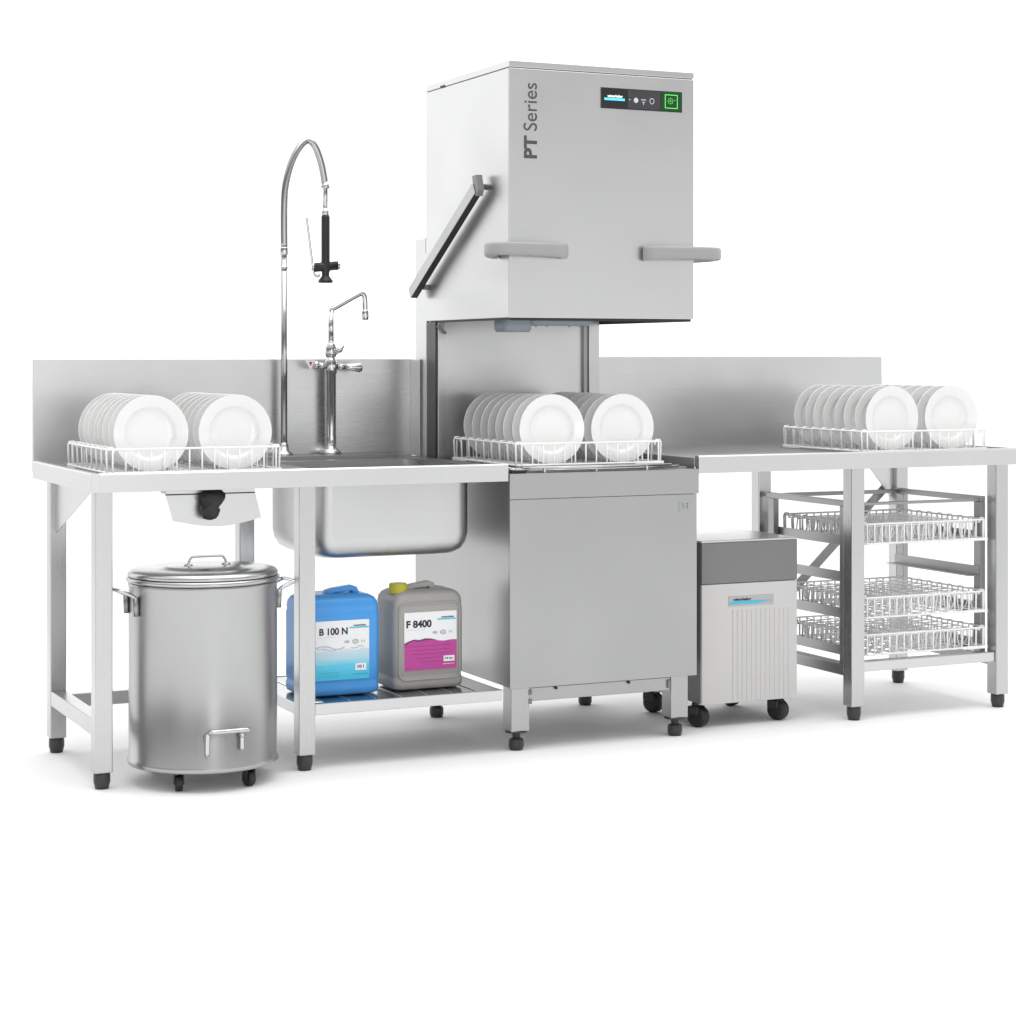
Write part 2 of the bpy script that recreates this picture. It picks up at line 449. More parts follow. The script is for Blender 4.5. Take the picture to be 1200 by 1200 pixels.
# sub-parts live under the hood's panel as pieces of the same thing level
cp.parent = DW
m = MB().box(.408, .525, Yp-.0006, Yp+.0002, 1.982, 2.040); m.build('display', GLASS2, cp)
m = MB().box(.528, .602, Yp-.0006, Yp+.0002, 1.981, 2.041); m.build('start_button', DGREEN, cp)
m = MB()
bx0, bx1, bz0, bz1, tw = .541, .587, 1.989, 2.033, .0022
m.box(bx0, bx1, Yp-.0014, Yp-.0005, bz0, bz0+tw); m.box(bx0, bx1, Yp-.0014, Yp-.0005, bz1-tw, bz1)
m.box(bx0, bx0+tw, Yp-.0014, Yp-.0005, bz0+tw, bz1-tw); m.box(bx1-tw, bx1, Yp-.0014, Yp-.0005, bz0+tw, bz1-tw)
for k in range(8):
    a = 2*PI*k/8; x, z = .561+.0085*math.cos(a), 2.0125+.0085*math.sin(a); m.box(x-.0014, x+.0014, Yp-.0014, Yp-.0005, z-.0014, z+.0014)
m.box(.559, .563, Yp-.0014, Yp-.0005, 2.0105, 2.0145); m.box(.574, .579, Yp-.0014, Yp-.0005, 2.015, 2.0165)
m.build('green_icon', EGREEN, cp)
m = MB().box(.325, .397, Yp-.0006, Yp+.0002, 2.004, 2.0115); m.build('cyan_bar', ECYAN, cp)
text('winterhalter', .012, EWHITE, 'lettering', cp, (.336, Yp-.0002, 2.0135), bold=.0002, width=.054, height=.0085)
m = MB()
m.lathe([(.008, Yp-.0012), (.008, Yp)], (.437, 0, 2.0085), 20, 'y')
m.box(.455, .473, Yp-.0014, Yp-.0005, 2.010, 2.0125); m.box(.459, .469, Yp-.0014, Yp-.0005, 2.003, 2.005); m.box(.4625, .4645, Yp-.0014, Yp-.0005, 1.995, 2.003)
m.tube([(.494+.0075*math.cos(2*PI*k/20), Yp-.0008, 2.0085+.0085*math.sin(2*PI*k/20)) for k in range(20)], .0012, 6, closed=True)
m.box(.412, .418, Yp-.0014, Yp-.0005, 2.0085, 2.0105)
m.build('display_icons', EGREY, cp)
# vertical name
text('PT', .06, TEXTG, 'lettering', hood, (.0935, -.0003, 1.811), u=(0, 0, 1), v=(-1, 0, 0), bold=.0022, width=.070, height=.0445)
text('Series', .06, TEXTG, 'lettering', hood, (.0935, -.0003, 1.896), u=(0, 0, 1), v=(-1, 0, 0), bold=.0001, width=.147, height=.046)
# lifting arm on the left side
m = MB()
p0 = Vector((0, .690, 1.398)); p1 = Vector((0, .160, 1.712)); d = (p1-p0).normalized(); nn = Vector((0, -d.z, d.y))
if nn.z > 0: nn = -nn
def arm_box(m, a, b, x0, x1, n0, n1):
    vs = [m.bm.verts.new(Vector((x, 0, 0))+p+nn*q) for x in (x0, x1) for p in (a, b) for q in (n0, n1)]
    for q in ((0,1,3,2),(4,6,7,5),(0,4,5,1),(2,3,7,6),(0,2,6,4),(1,5,7,3)): m.face([vs[i] for i in q])
arm_box(m, p0, p1, -.045, -.0425, -.038, .0)
arm = m.build('lift_arm', STZ2, DW, bevel=.001)
m = MB(); arm_box(m, p0+d*.004, p1-d*.002, -.042, -.021, -.036, .001); m.build('arm_underside', GASK, arm, bevel=.001)
m = MB(); m.prism([(.172, 1.708), (.155, 1.703), (.142, 1.722), (.158, 1.770), (.190, 1.768)], 'x', -.041, -.020)
m.build('arm_end_plate', GREY, arm, bevel=.001)
for y_, z_ in ((.185, 1.735), (.64, 1.435)): MB().lathe([(.009, -.018), (.009, 0)], (0, y_, z_), 16, 'x').build('pivot', GREY, arm)

# ------------------------------------------------------------------ wire baskets
def basket(name, label, cat, dense=0, group=None):
    """a .508 x .50 basket with its near left bottom corner at the origin"""
    t = thing(name, label, cat, (0, 0, 0), group)
    W, D, H, r = .508, .498, .072, .0033
    m = MB()
    def loop(z, rad, i=0.0):
        pts = rrect(i, W-i, i, D-i, .018, z, 4); m.tube(pts, rad, 6, closed=True)
    loop(.006, .0034); loop(H, .0032)
    m.build('rim', WIRE, t)
    n = 8
    for x, s_ in ((0, 1), (W, -1)):
        m = MB()
        m.tube([(x+s_*.0022, .012, .006), (x+s_*.0022, D-.012, .006)], r*.8, 6)
        for k in range(n+1):                              # side wires with a hooked top
            y = .012+k*(D-.024)/n
            m.tube([(x+s_*.001, y, .004), (x-s_*.001, y, H-.004), (x+s_*.003, y, H+.004), (x+s_*.016, y, H+.005), (x+s_*.020, y, H-.004), (x+s_*.020, y, H-.012)], r, 6)
        m.build('side_wires', WIRE, t)
    n = 16 if dense else 13
    for y in (.0, D):
        m = MB(); m.tube([(.014, y, .006), (W-.014, y, .006)], r*.8, 6)
        for k in range(n+1):
            x = .014+k*(W-.028)/n; m.tube([(x, y, .003), (x, y, H)], r*.8 if not dense else r*.85, 6)
        m.build('end_wires', WIRE, t)
    m = MB()
    for k in range(9):
        v = .02+k*(W-.04)/8
        m.tube([(v, 0, .0035), (v, D, .0035)], r*.8, 5); 
    for k in range(9):
        v = .02+k*(D-.04)/8
        m.tube([(0, v, .0028), (W, v, .0028)], r*.8, 5)
    m.build('floor_grid', WIRE, t)
    cols = [.075, .105, .16, .19, .325, .355, .41, .44] if not dense else [.034+.044*k for k in range(11)]
    if dense == 2: cols = [.03+.056*k for k in range(9)]
    for x in cols:
        m = MB(); m.tube([(x, .003, .004), (x, D-.003, .004)], r*.8, 5)
        if not dense:
            for k in range(9):
                y = .006+k*.0615; m.tube([(x, y, .003), (x, y+.004, .030), (x, y, .046)], r*.72, 5)
        else:
            for k in range(9):
                y = .03+k*.055
                s_ = 1 if k % 2 else -1
                m.tube([(x-.013, y, .058), (x-.012, y, .030), (x-.007, y, .012), (x, y, .007), (x+.007, y, .012), (x+.012+.003*s_, y, .030), (x+.013, y, .058)], r*.72, 6)
        m.build('peg_row', WIRE, t)
    if dense:
        m = MB()
        for k in range(9):
            y = .03+k*.055; m.tube([(.01, y, .062), (W-.01, y, .062)], r*.7, 5)
        if dense == 2:
            for k in range(7):
                x = .03+.0745*k; m.tube([(x, 0, .066), (x, D, .066)], r*.7, 5)
        m.build('top_grid', WIRE, t)
    for x0, x1, y0, y1 in ((-.004, .006, D-.11, D+.003), (-.004, .10, D-.006, D+.004), (W-.10, W+.004, -.004, .004), (W-.006, W+.004, 0, .07)):
        MB().box(x0, x1, y0, y1, 0, .010).build('corner_slider', WIRE, t, bevel=.0015)
    return t
def place(t, x, y, z, label=None):
    t.location = (x, y, z)
    if label: t['label'] = label
    return t

G1 = 'white wire baskets of plates on the worktops'
b1 = basket('plate_basket', 'white wire basket full of plates on the left sink table', 'dish rack', 0, G1)
b2 = copy_tree(b1); b3 = copy_tree(b1)
place(b1, -1.234, .018, .8695)
place(b2, .036, .018, .8625, 'white wire basket full of plates inside the dishwasher under the raised hood')
place(b3, 1.314, .018, .8800, 'white wire basket full of plates at the far end of the right table')
G2 = 'empty white wire baskets on runners under the right table'
c1 = basket('dish_basket', 'empty white wire basket on the topmost runners under the right table', 'dish rack', 1, G2)
c2 = basket('dish_basket', 'empty white wire basket in the middle, directly above the lowest one, under the right table', 'dish rack', 2, G2)
c3 = copy_tree(c2)
place(c1, 1.316, .022, .5705); place(c2, 1.316, .022, .3235)
place(c3, 1.316, .022, .1990, 'empty white wire basket lowest of the three under the right table')

# ------------------------------------------------------------------ plates
R = .109
prof = [(.0005, .0058), (.045, .0058), (.066, .0062), (.0705, .0040), (.0745, -.0012), (.080, -.0034), (.096, -.0070), (.1065, -.0098),
        (.1085, -.0104), (R, -.0090), (.1080, -.0068), (.096, -.0032), (.080, .0006), (.075, .0030), (.0705, .0082),
        (.058, .0096), (.057, .0122), (.0545, .0122), (.0535, .0098), (.0005, .0094)]
ORD = ['frontmost', 'second', 'third', 'fourth', 'fifth', 'sixth', 'seventh', 'rearmost']
pm = None
def plate_row(x, zc, where, col, grp, tilt=0):
    global pm
    for k in range(8):
        if pm is None:
            m = MB(); m.lathe(prof, (0, 0, 0), 72, 'y', cap=True)
            p = m.build('plate', PLATE, None); pm = p
        else:
            p = pm.copy(); C.objects.link(p)
        p.location = (x+random.uniform(-.0015, .0015), .052+k*.0615+random.uniform(-.0022, .0022), zc)
        p.rotation_euler = (math.radians(-2.2+random.uniform(-.9, .9)), math.radians(random.uniform(0, 360)), math.radians(random.uniform(-1.2, 1.2)))
        n = ORD[k]
        p['label'] = f'{n} white plate{"" if k in (0, 7) else " from front"}, {col} row, basket {where}'
        p['category'] = 'plate'; p['group'] = grp
for bx, bz, where, grp in ((-1.234, .8695, 'on the left sink table', 'plates in the basket on the left table'),
                           (.036, .8625, 'under the raised hood', 'plates in the basket in the dishwasher'),
                           (1.314, .8800, 'on the right table', 'plates in the basket on the right table')):
    plate_row(bx+.131, bz+.0055+R, where, 'left', grp)
    plate_row(bx+.379, bz+.0055+R, where, 'right', grp)

# ------------------------------------------------------------------ frame with runners
FR = thing('basket_runner_frame', 'dark steel frame of uprights and runners holding three empty baskets under the right table', 'rack frame', (1.56, .3, 0))
for x0 in (1.270, 1.828):
    for y0 in (.060, .505): MB().box(x0, x0+.022, y0, y0+.036, .1735, .700).build('upright', DSTEEL, FR, bevel=.0015)
for s_, xa in ((1, 1.270), (-1, 1.850)):
    def L(z0, z1, deep=.045):
        m = MB()
        if s_ > 0: m.box(xa+.0225, xa+.0255, .062, .553, z0, z1); m.box(xa+.0255, xa+deep+.022, .062, .553, z0, z0+.003)
        else: m.box(xa-.0255, xa-.0225, .062, .553, z0, z1); m.box(xa-deep-.022, xa-.0255, .062, .553, z0, z0+.003)
        m.build('runner', DSTEEL, FR, bevel=.0008)
    MB().box(xa if s_ > 0 else xa-.022, xa+.022 if s_ > 0 else xa, .060, .556, .7005, .720).build('top_rail', DSTEEL, FR, bevel=.0015)
    for z0, z1 in ((.567, .600), (.444, .478), (.320, .354), (.1955, .228)): L(z0, z1)
MB().box(1.292, 1.828, .535, .553, .702, .716).build('cross_rail', DSTEEL, FR, bevel=.0015)
MB().box(1.292, 1.828, .062, .078, .702, .712).build('cross_rail', DSTEEL, FR, bevel=.0015)

# ------------------------------------------------------------------ taps
TP = thing('pre_rinse_spray', 'tall chrome arched pre-rinse hose with black spray handle hanging over the sink', 'spray tap', (-.475, .73, .88))
Yt = .73
def sm(pts, n=6):
    P = [Vector(p) for p in pts]; out = []
    for i in range(len(P)-1):
        a, b, c, d = P[max(i-1, 0)], P[i], P[i+1], P[min(i+2, len(P)-1)]
        for k in range(n):
            t = k/n; out.append(.5*((2*b)+(c-a)*t+(2*a-5*b+4*c-d)*t*t+(3*b-a-3*c+d)*t**3))
    out.append(P[-1]); return out
MB().cyl((-.475, Yt, .8802), (-.475, Yt, 1.547), .0105, seg=20).build('riser_pipe', HOSE, TP)
m = MB(); m.lathe([(.030, .880), (.030, .884), (.024, .890), (.016, .894), (.014, .915), (.011, .92)], (-.475, Yt, 0), 28); m.build('base_flange', CHROME, TP)
m = MB(); m.lathe([(.012, 1.535), (.0135, 1.54), (.0135, 1.558), (.0125, 1.562)], (-.475, Yt, 0), 24); m.lathe([(.0125, 1.49), (.0125, 1.50)], (-.475, Yt, 0), 24); m.build('collar', CHROME, TP)
arc = sm([(-.475, Yt, 1.560), (-.475, Yt, 1.70), (-.469, Yt, 1.772), (-.451, Yt, 1.838), (-.428, Yt, 1.884), (-.403, Yt, 1.912), (-.385, Yt, 1.914), (-.366, Yt, 1.894), (-.349, Yt, 1.852), (-.338, Yt, 1.806), (-.333, Yt, 1.772)])
m = MB(); m.tube(arc, .0122, 16); hose = m.build('hose_arch', HOSE, TP)
m = MB(); m.lathe([(.011, 1.785), (.0135, 1.772), (.016, 1.766), (.016, 1.760), (.009, 1.758), (.0085, 1.70), (.0085, 1.69), (.0125, 1.688), (.0125, 1.672), (.010, 1.670)], (-.332, Yt, 0), 24); m.build('hose_end', CHROME, TP)
m = MB()
m.lathe([(.0125, 1.671), (.0142, 1.665), (.0142, 1.52), (.0155, 1.515), (.016, 1.49), (.013, 1.482), (.0125, 1.470), (.022, 1.458), (.0245, 1.454), (.0245, 1.449), (.020, 1.447)], (-.331, Yt, 0), 24)
m.cyl((-.372, Yt, 1.497), (-.292, Yt, 1.505), .015, seg=18)
sh = m.build('spray_handle', BLACK, TP)
m = MB(); m.cyl((-.2915, Yt, 1.505), (-.284, Yt, 1.505), .0155, seg=18); m.lathe([(.006, 1.66), (.006, 1.664)], (-.331, Yt, 0), 8); m.build('chrome_cap', CHROME, sh)
m = MB(); m.tube(sm([(-.398, Yt, 1.662), (-.392, Yt, 1.62), (-.380, Yt, 1.53), (-.372, Yt, 1.480), (-.360, Yt, 1.468), (-.352, Yt, 1.474)]), .0042, 8); m.cyl((-.376, Yt, 1.488), (-.370, Yt, 1.512), .006); m.build('squeeze_lever', CHROME, sh)

MX = thing('mixer_tap', 'short chrome mixer tap with angled swivel spout and side grips behind the sink', 'tap', (-.312, .73, .88))
xm = -.312
m = MB(); m.lathe([(.034, .880), (.034, .885), (.028, .893), (.018, .899), (.0165, .93), (.0165, 1.145), (.020, 1.15), (.020, 1.185), (.018, 1.19), (.015, 1.205)], (xm, Yt, 0), 32)
m.build('body', CHROME, MX)
m = MB(); m.lathe([(.0165, 1.203), (.020, 1.212), (.0195, 1.232), (.0145, 1.244), (.0115, 1.25)], (xm, Yt, 0), 24); m.build('collar', CHROME, MX)
m = MB(); m.cyl((xm, Yt, 1.248), (xm, Yt, 1.356), .0098, seg=18)
m.tube(sm([(xm, Yt, 1.345), (xm+.004, Yt, 1.360), (xm+.02, Yt, 1.369), (-.220, Yt, 1.408), (-.205, Yt, 1.414), (-.196, Yt, 1.408), (-.192, Yt, 1.392), (-.191, Yt, 1.345)]), .0095, 16)
m.build('spout', CHROME, MX)
m = MB(); m.lathe([(.0105, 1.36), (.0125, 1.352), (.0125, 1.328), (.010, 1.325)], (-.191, Yt, 0), 20); m.build('outlet', CHROME, MX)
m = MB(); m.cyl((xm+.02, Yt-.004, 1.170), (xm+.048, Yt-.006, 1.170), .010, seg=16)
m.tube([(xm+.046, Yt-.006, 1.170), (xm+.060, Yt-.008, 1.169), (xm+.098, Yt-.012, 1.167), (xm+.102, Yt-.012, 1.167)], .01, 8, rr=[.009, .011, .0165, .0145]); m.build('hot_grip', CHROME, MX)
m = MB(); m.cyl((xm-.02, Yt-.004, 1.172), (xm-.045, Yt-.004, 1.174), .010, seg=16)
m.tube([(xm-.044, Yt-.004, 1.174), (xm-.052, Yt-.004, 1.175), (xm-.062, Yt-.004, 1.176)], .01, 8, rr=[.010, .014, .012]); m.build('cold_grip', CHROME, MX)
m = MB(); m.tube([(xm+.004, Yt-.016, 1.215), (xm+.022, Yt-.026, 1.226), (xm+.034, Yt-.03, 1.240)], .005, 8, rr=[.008, .010, .004]); m.build('lever', CHROME, MX)
tri = MB().prism([(-.402, 1.190), (-.366, 1.190), (-.384, 1.160)], 'y', Yt-.002, Yt).build('warning_tag', LABW, MX)
m = MB(); m.prism([(-.390, 1.186), (-.378, 1.186), (-.384, 1.172)], 'y', Yt-.0032, Yt-.0022); m.build('red_mark', RED, tri)
m = MB(); m.cyl((-.384, Yt+.004, 1.178), (xm-.058, Yt, 1.176), .003, seg=8); m.build('tag_wire', CHROME, MX)

# ------------------------------------------------------------------ refuse bin
BX, BY, BR = -.952, .040, .211
BN = thing('waste_bin', 'round brushed steel waste bin on castors with lid, standing under the left table', 'waste bin', (BX, BY, 0))
m = MB()
m.lathe([(BR-.02, .046), (BR+.001, .046), (BR+.0045, .050), (BR+.0045, .062), (BR, .067), (BR, .300), (BR, .548), (BR+.002, .554), (BR+.002, .560), (BR-.004, .562), (BR-.006, .12), (BR-.01, .06)], (BX, BY, 0), 96)
m.build('body', BIN, BN)
m = MB(); m.tube([(BX+(BR+.001)*math.cos(2*PI*k/96), BY+(BR+.001)*math.sin(2*PI*k/96), .5695) for k in range(96)], .0075, 12, closed=True); m.build('rim', BINR, BN)
m = MB()
m.lathe([(.0005, .6045), (.105, .6045), (.112, .603), (.118, .5995), (.16, .5995), (.196, .5975), (BR-.004, .5940), (BR+.003, .587), (BR+.0035, .580), (BR-.001, .5765), (BR-.02, .5765), (.0005, .584)], (BX, BY, 0), 96)
lid = m.build('lid', BINR, BN)
m = MB()
ca_, sa_ = math.cos(.0), math.sin(.0)
hx, hy = BX+.012, BY-.0
def bail(pts, r): 
    mm = MB(); mm.tube(sm(pts, 4), r, 10); return mm
bail([(hx-.056, hy, .603), (hx-.055, hy, .614), (hx-.047, hy, .6265), (hx-.036, hy, .629), (hx+.036, hy, .629), (hx+.047, hy, .6265), (hx+.055, hy, .614), (hx+.056, hy, .603)], .0036).build('lid_handle', RODM, lid)
for s_ in (-1, 1): MB().lathe([(.013, .6042), (.013, .607), (.008, .609)], (hx+s_*.056, hy, 0), 16).build('handle_foot', RODM, lid)
# side handles
def side_handle(ang, z=.53):
    c0 = Vector((BX, BY, 0)); ou = Vector((math.cos(ang), math.sin(ang), 0)); ta = Vector((-ou.y, ou.x, 0))
    q = lambda o_, t_, zz: c0+ou*(BR+o_)+ta*t_+Vector((0, 0, zz))
    mm = MB()
    mm.tube(sm([q(.0035, -.043, z-.055), q(.006, -.043, z-.010), q(.014, -.043, z+.002), q(.044, -.047, z+.016), q(.053, -.036, z+.019), q(.053, .036, z+.019), q(.044, .047, z+.016), q(.014, .043, z+.002), q(.006, .043, z-.010), q(.0035, .043, z-.055)], 4), .0058, 10)
    h = mm.build('side_handle', RODM, BN)
    for t_ in (-.043, .043): MB().cyl(q(.002, t_, z-.055), q(.0045, t_, z-.002), .0085, seg=10).build('bracket', DSTEEL, h)
side_handle(math.radians(184)); side_handle(math.radians(3))
# tipping handle low on the front
ang = math.radians(-90)
c0 = Vector((BX, BY, 0)); ou = Vector((math.cos(ang), math.sin(ang), 0)); ta = Vector((-ou.y, ou.x, 0))
q = lambda o_, t_, zz: c0+ou*(BR+o_)+ta*t_+Vector((0, 0, zz))
mm = MB(); mm.tube(sm([q(.006, -.052, .098), q(.010, -.052, .150), q(.016, -.050, .163), q(.030, -.046, .168), q(.034, -.034, .168), q(.034, .050, .168), q(.026, .058, .167), q(.012, .050, .160), q(.006, .048, .150), q(.005, .048, .108)], 4), .0062, 10)
mm.build('tipping_handle', RODM, BN)
mm = MB(); mm.cyl(q(.010, -.052, .152), q(.0, -.052, .150), .010, seg=12); mm.cyl(q(.010, .049, .152), q(.0, .049, .150), .010, seg=12); mm.build('handle_boss', DSTEEL, BN)
for a_ in (-129, -60, 123, 31):
    a_ = math.radians(a_); x, y = BX+(BR-.035)*math.cos(a_), BY+(BR-.035)*math.sin(a_)
    mm = MB(); mm.lathe([(.0215, -.010), (.0225, -.006), (.0225, .006), (.0215, .010)], (0, 0, .0145), 20, 'x')
    rot = Matrix.Translation((x, y, 0)) @ Matrix.Rotation(math.radians(35+a_*20), 4, 'Z')
    cs = mm.build('castor', BLACK, BN, xf=rot)
    mm = MB(); mm.box(-.014, -.011, -.012, .012, .012, .045); mm.box(.011, .014, -.012, .012, .012, .045); mm.box(-.016, .016, -.016, .016, .043, .047); mm.build('fork', BLACK, cs, xf=rot)

# ------------------------------------------------------------------ canisters
def canister(name, label, mat, x0, x1, y0, y1, z0, H, capmat, capx, ridge, bead, lean=0):
    t = thing(name, label, 'canister', ((x0+x1)/2, (y0+y1)/2, z0))
    m = MB(); rings = []
    for i_, z in ((.012, .0), (.003, .004), (0, .014), (0, .03), (.0022, .034), (.0022, .044), (0, .048), (0, H-.055), (.002, H-.048), (.002, H-.042), (.001, H-.036), (.004, H-.02), (.012, H-.008), (.026, H), (.05, H+.004)):
        rings.append(rrect(x0+i_, x1-i_, y0+i_*.8, y1-i_*.8, max(.018, .025-i_*.2), z0+z, 7))
    m.loft(rings)
    b = m.build('body', mat, t)
    if bead:
        m = MB(); pad = .016
        P = [(x, y0-.0005, z) for x, z, _ in [(p[0], p[1], 0) for p in [(q_[0], q_[1]) for q_ in rrect(x0+pad, x1-pad, z0+.03, z0+H-.035, .02, 0, 5)]]]
        m.tube(P, .0028, 8, closed=True); m.build('pressed_edge', mat, t)
    # carrying handle along the top
    m = MB(); a, bb = ridge; yc = (y0+y1)/2-.02; zt_ = z0+H
    prof_ = [(a-.018, zt_-.012), (a, zt_+.014), (a+.02, zt_+.019), (bb-.012, zt_+.026), (bb+.004, zt_+.020), (bb+.018, zt_-.012), (bb-.008, zt_-.012), (bb-.012, zt_+.008), (a+.022, zt_+.004), (a+.012, zt_-.012)]
    m.prism(prof_, 'y', yc-.016, yc+.016); m.build('carrying_handle', mat, t, bevel=.004, seg=3)
    cp_ = capx
    m = MB(); yc2 = y0+.05
    m.lathe([(.020, zt_-.014), (.020, zt_+.006)], (cp_, yc2, 0), 24); m.build('neck', mat, t)
    m = MB(); rings = []
    for r_, z in ((.026, zt_-.006), (.0275, zt_-.002), (.0275, zt_+.020), (.0255, zt_+.024)):
        rings.append([(cp_+(r_*(1+(.03 if k % 2 else 0)))*math.cos(2*PI*k/48), yc2+(r_*(1+(.03 if k % 2 else 0)))*math.sin(2*PI*k/48), z) for k in range(48)])
    m.loft(rings, smooth=False); m.build('screw_cap', capmat, t)
    return t
zs = .1845
# grey
gx0, gx1, gy0 = -.362, -.130, .042
CG = canister('chemical_canister', 'grey plastic canister with yellow-green cap and magenta label on the slatted shelf', GCAN, gx0, gx1, gy0, .21, zs, .298, YEL, -.352+.022, (-.300, -.215), True)
Yl = gy0-.0032
lb = MB().box(-.331, -.158, Yl-.0006, Yl+.006, .244, .448).build('paper_label', LABW, CG)
Y2 = Yl-.0009
m = MB(); pts = [(-.331, .244), (-.158, .244), (-.158, .345), (-.175, .346), (-.200, .343), (-.225, .346), (-.245, .352), (-.262, .350), (-.28, .347), (-.300, .352), (-.318, .347), (-.331, .340)]
m.prism(pts, 'y', Y2-.0003, Y2+.0002); m.build('magenta_field', LABM, lb)
m = MB(); m.prism([(-.331, .340), (-.318, .347), (-.300, .353), (-.282, .350), (-.262, .355), (-.243, .353), (-.222, .347), (-.245, .3495), (-.265, .348), (-.285, .344), (-.300, .349), (-.318, .341), (-.331, .332)], 'y', Y2-.0009, Y2-.0004)
for k in range(5): m.box(-.325+.01*k, -.18+.004*k, Y2-.0009, Y2-.0004, .328-.014*k, .3288-.014*k)
m.build('wave_print', LABM2, lb)
text('F 8400', .03, INK, 'lettering', lb, (-.3245, Y2, .3935), bold=.0012, width=.083, height=.0265)
m = MB().box(-.222, -.160, Y2-.0004, Y2+.0002, .418, .4225); m.build('cyan_bar', LABC, lb)
text('winterhalter', .01, INK, 'lettering', lb, (-.210, Y2, .4245), bold=.0002, width=.044, height=.0065)
def icons(lb, x, z, Y, mt=INKG):
    m = MB()
    for k in range(7): m.box(x+k*.0024, x+k*.0024+.0012, Y-.0004, Y+.0002, z-.006+abs(k-3)*.001, z+.006-abs(k-3)*.001)
    m.tube([(x+.035+.0095*math.cos(2*PI*k/24), Y-.0003, z+.0068*math.sin(2*PI*k/24)) for k in range(24)], .0008, 5, closed=True)
    m.tube([(x+.035+.006*math.cos(2*PI*k/24), Y-.0003, z+.0038*math.sin(2*PI*k/24)) for k in range(24)], .0006, 5, closed=True)
    for s_ in (0, 1): m.box(x+.054+s_*.010, x+.0552+s_*.010, Y-.0004, Y+.0002, z-.006, z+.006)
    m.box(x+.0552, x+.064, Y-.0004, Y+.0002, z-.0006, z+.0006)
    m.build('pictograms', mt, lb)
icons(lb, -.238, .374, Y2)
m = MB()
for k in range(20): m.box(-.322+k*.003, -.3205+k*.003, Y2-.0003, Y2+.0002, .3855, .3865)
m.build('small_print', INKG, lb)
bx = MB().box(-.202, -.166, Y2-.0014, Y2-.0009, .270, .290); bx.build('volume_box', LABW, lb)
text('10 kg', .01, INK, 'lettering', lb, (-.197, Y2-.0015, .275), bold=.0003, width=.026, height=.0095)
m = MB()
for k in range(7): m.box(-.204+k*.0055, -.201+k*.0055, Y2-.0014, Y2-.0009, .2595, .2625)
m.build('white_print', LABW, lb)
# blue
bx0, bx1, by0 = -.650, -.402, .036
CB = canister('chemical_canister', 'bright blue plastic canister partly behind the table leg, left of the grey one', BLUE, bx0, bx1, by0, .215, zs, .297, BLUE, -.625, (-.555, -.462), False)
Yl = by0-.0018
lb = MB().box(-.612, -.441, Yl-.0006, Yl+.006, .232, .436).build('paper_label', LABW, CB)
Y2 = Yl-.0009
m = MB(); m.prism([(-.612, .232), (-.441, .232)]+[(-.441-.171*k/14, .335+.004*math.sin(k*1.3)) for k in range(15)], 'y', Y2-.0003, Y2+.0002)
gm, gnt, gb = new_mat('printed_sea_gradient')
gtc = gnt.nodes.new('ShaderNodeTexCoord'); gsp = gnt.nodes.new('ShaderNodeSeparateXYZ'); grp_ = gnt.nodes.new('ShaderNodeValToRGB')
gno = gnt.nodes.new('ShaderNodeTexNoise'); gno.inputs['Scale'].default_value = 9; gno.inputs['Detail'].default_value = 5
gmp = gnt.nodes.new('ShaderNodeMapping'); gmp.inputs['Scale'].default_value = (1, 1, 9)
gma = gnt.nodes.new('ShaderNodeMath'); gma.operation = 'MULTIPLY_ADD'; gma.inputs[1].default_value = .03
gmr = gnt.nodes.new('ShaderNodeMapRange'); gmr.inputs[1].default_value = .0475+.012; gmr.inputs[2].default_value = .155+.012
gnt.links.new(gtc.outputs['Object'], gsp.inputs[0]); gnt.links.new(gtc.outputs['Object'], gmp.inputs[0]); gnt.links.new(gmp.outputs[0], gno.inputs['Vector'])
gnt.links.new(gno.outputs['Fac'], gma.inputs[0]); gnt.links.new(gsp.outputs['Z'], gma.inputs[2]); gnt.links.new(gma.outputs[0], gmr.inputs[0]); gnt.links.new(gmr.outputs[0], grp_.inputs[0])
e_ = grp_.color_ramp.elements; e_[0].position = .15; e_[0].color = (.04, .50, .74, 1); e_[1].position = 1; e_[1].color = (.82, .83, .84, 1)
for p_, c_ in ((.42, (.10, .58, .80, 1)), (.58, (.40, .66, .78, 1)), (.80, (.55, .68, .75, 1))):
    q_ = e_.new(p_); q_.color = c_
gnt.links.new(grp_.outputs[0], gb.inputs['Base Color']); gb.inputs['Roughness'].default_value = .4
m.build('sea_print', gm, lb)
m = MB()
for j, (xa, xb, z, am) in enumerate(((-.610, -.52, .345, .008), (-.605, -.545, .338, .005), (-.50, -.46, .342, -.005))):
    m.tube([(xa+(xb-xa)*k/16, Y2-.0004, z+am*math.sin(PI*k/8)*(.5+k/32)) for k in range(17)], .0013 if j else .0018, 5)
m.build('wave_print', LABP, lb)
text('B 100 N', .03, INK, 'lettering', lb, (-.600, Y2, .3875), bold=.0009, width=.090, height=.0245)
m = MB().box(-.504, -.443, Y2-.0004, Y2+.0002, .408, .4125); m.build('cyan_bar', LABC, lb)
text('winterhalter', .01, INK, 'lettering', lb, (-.492, Y2, .4145), bold=.0002, width=.042, height=.0065)
icons(lb, -.520, .362, Y2)
m = MB()
for k in range(18): m.box(-.602+k*.003, -.6005+k*.003, Y2-.0003, Y2+.0002, .3795, .3805)
m.build('small_print', INKG, lb)
m = MB().box(-.486, -.451, Y2-.0014, Y2-.0009, .262, .286); m.build('volume_box', LABW, lb)
text('10 l', .01, INK, 'lettering', lb, (-.479, Y2-.0015, .269), bold=.0003, width=.020, height=.011)
m = MB()
for k in range(9): m.box(-.494+k*.0055, -.491+k*.0055, Y2-.0014, Y2-.0009, .2475, .251)
for k in range(10): m.box(-.600+k*.0065, -.5955+k*.0065, Y2-.0014, Y2-.0009, .2575, .2590); m.box(-.600+k*.0065, -.596+k*.0065, Y2-.0014, Y2-.0009, .2475, .2488)
m.build('teal_print', LABT, lb)

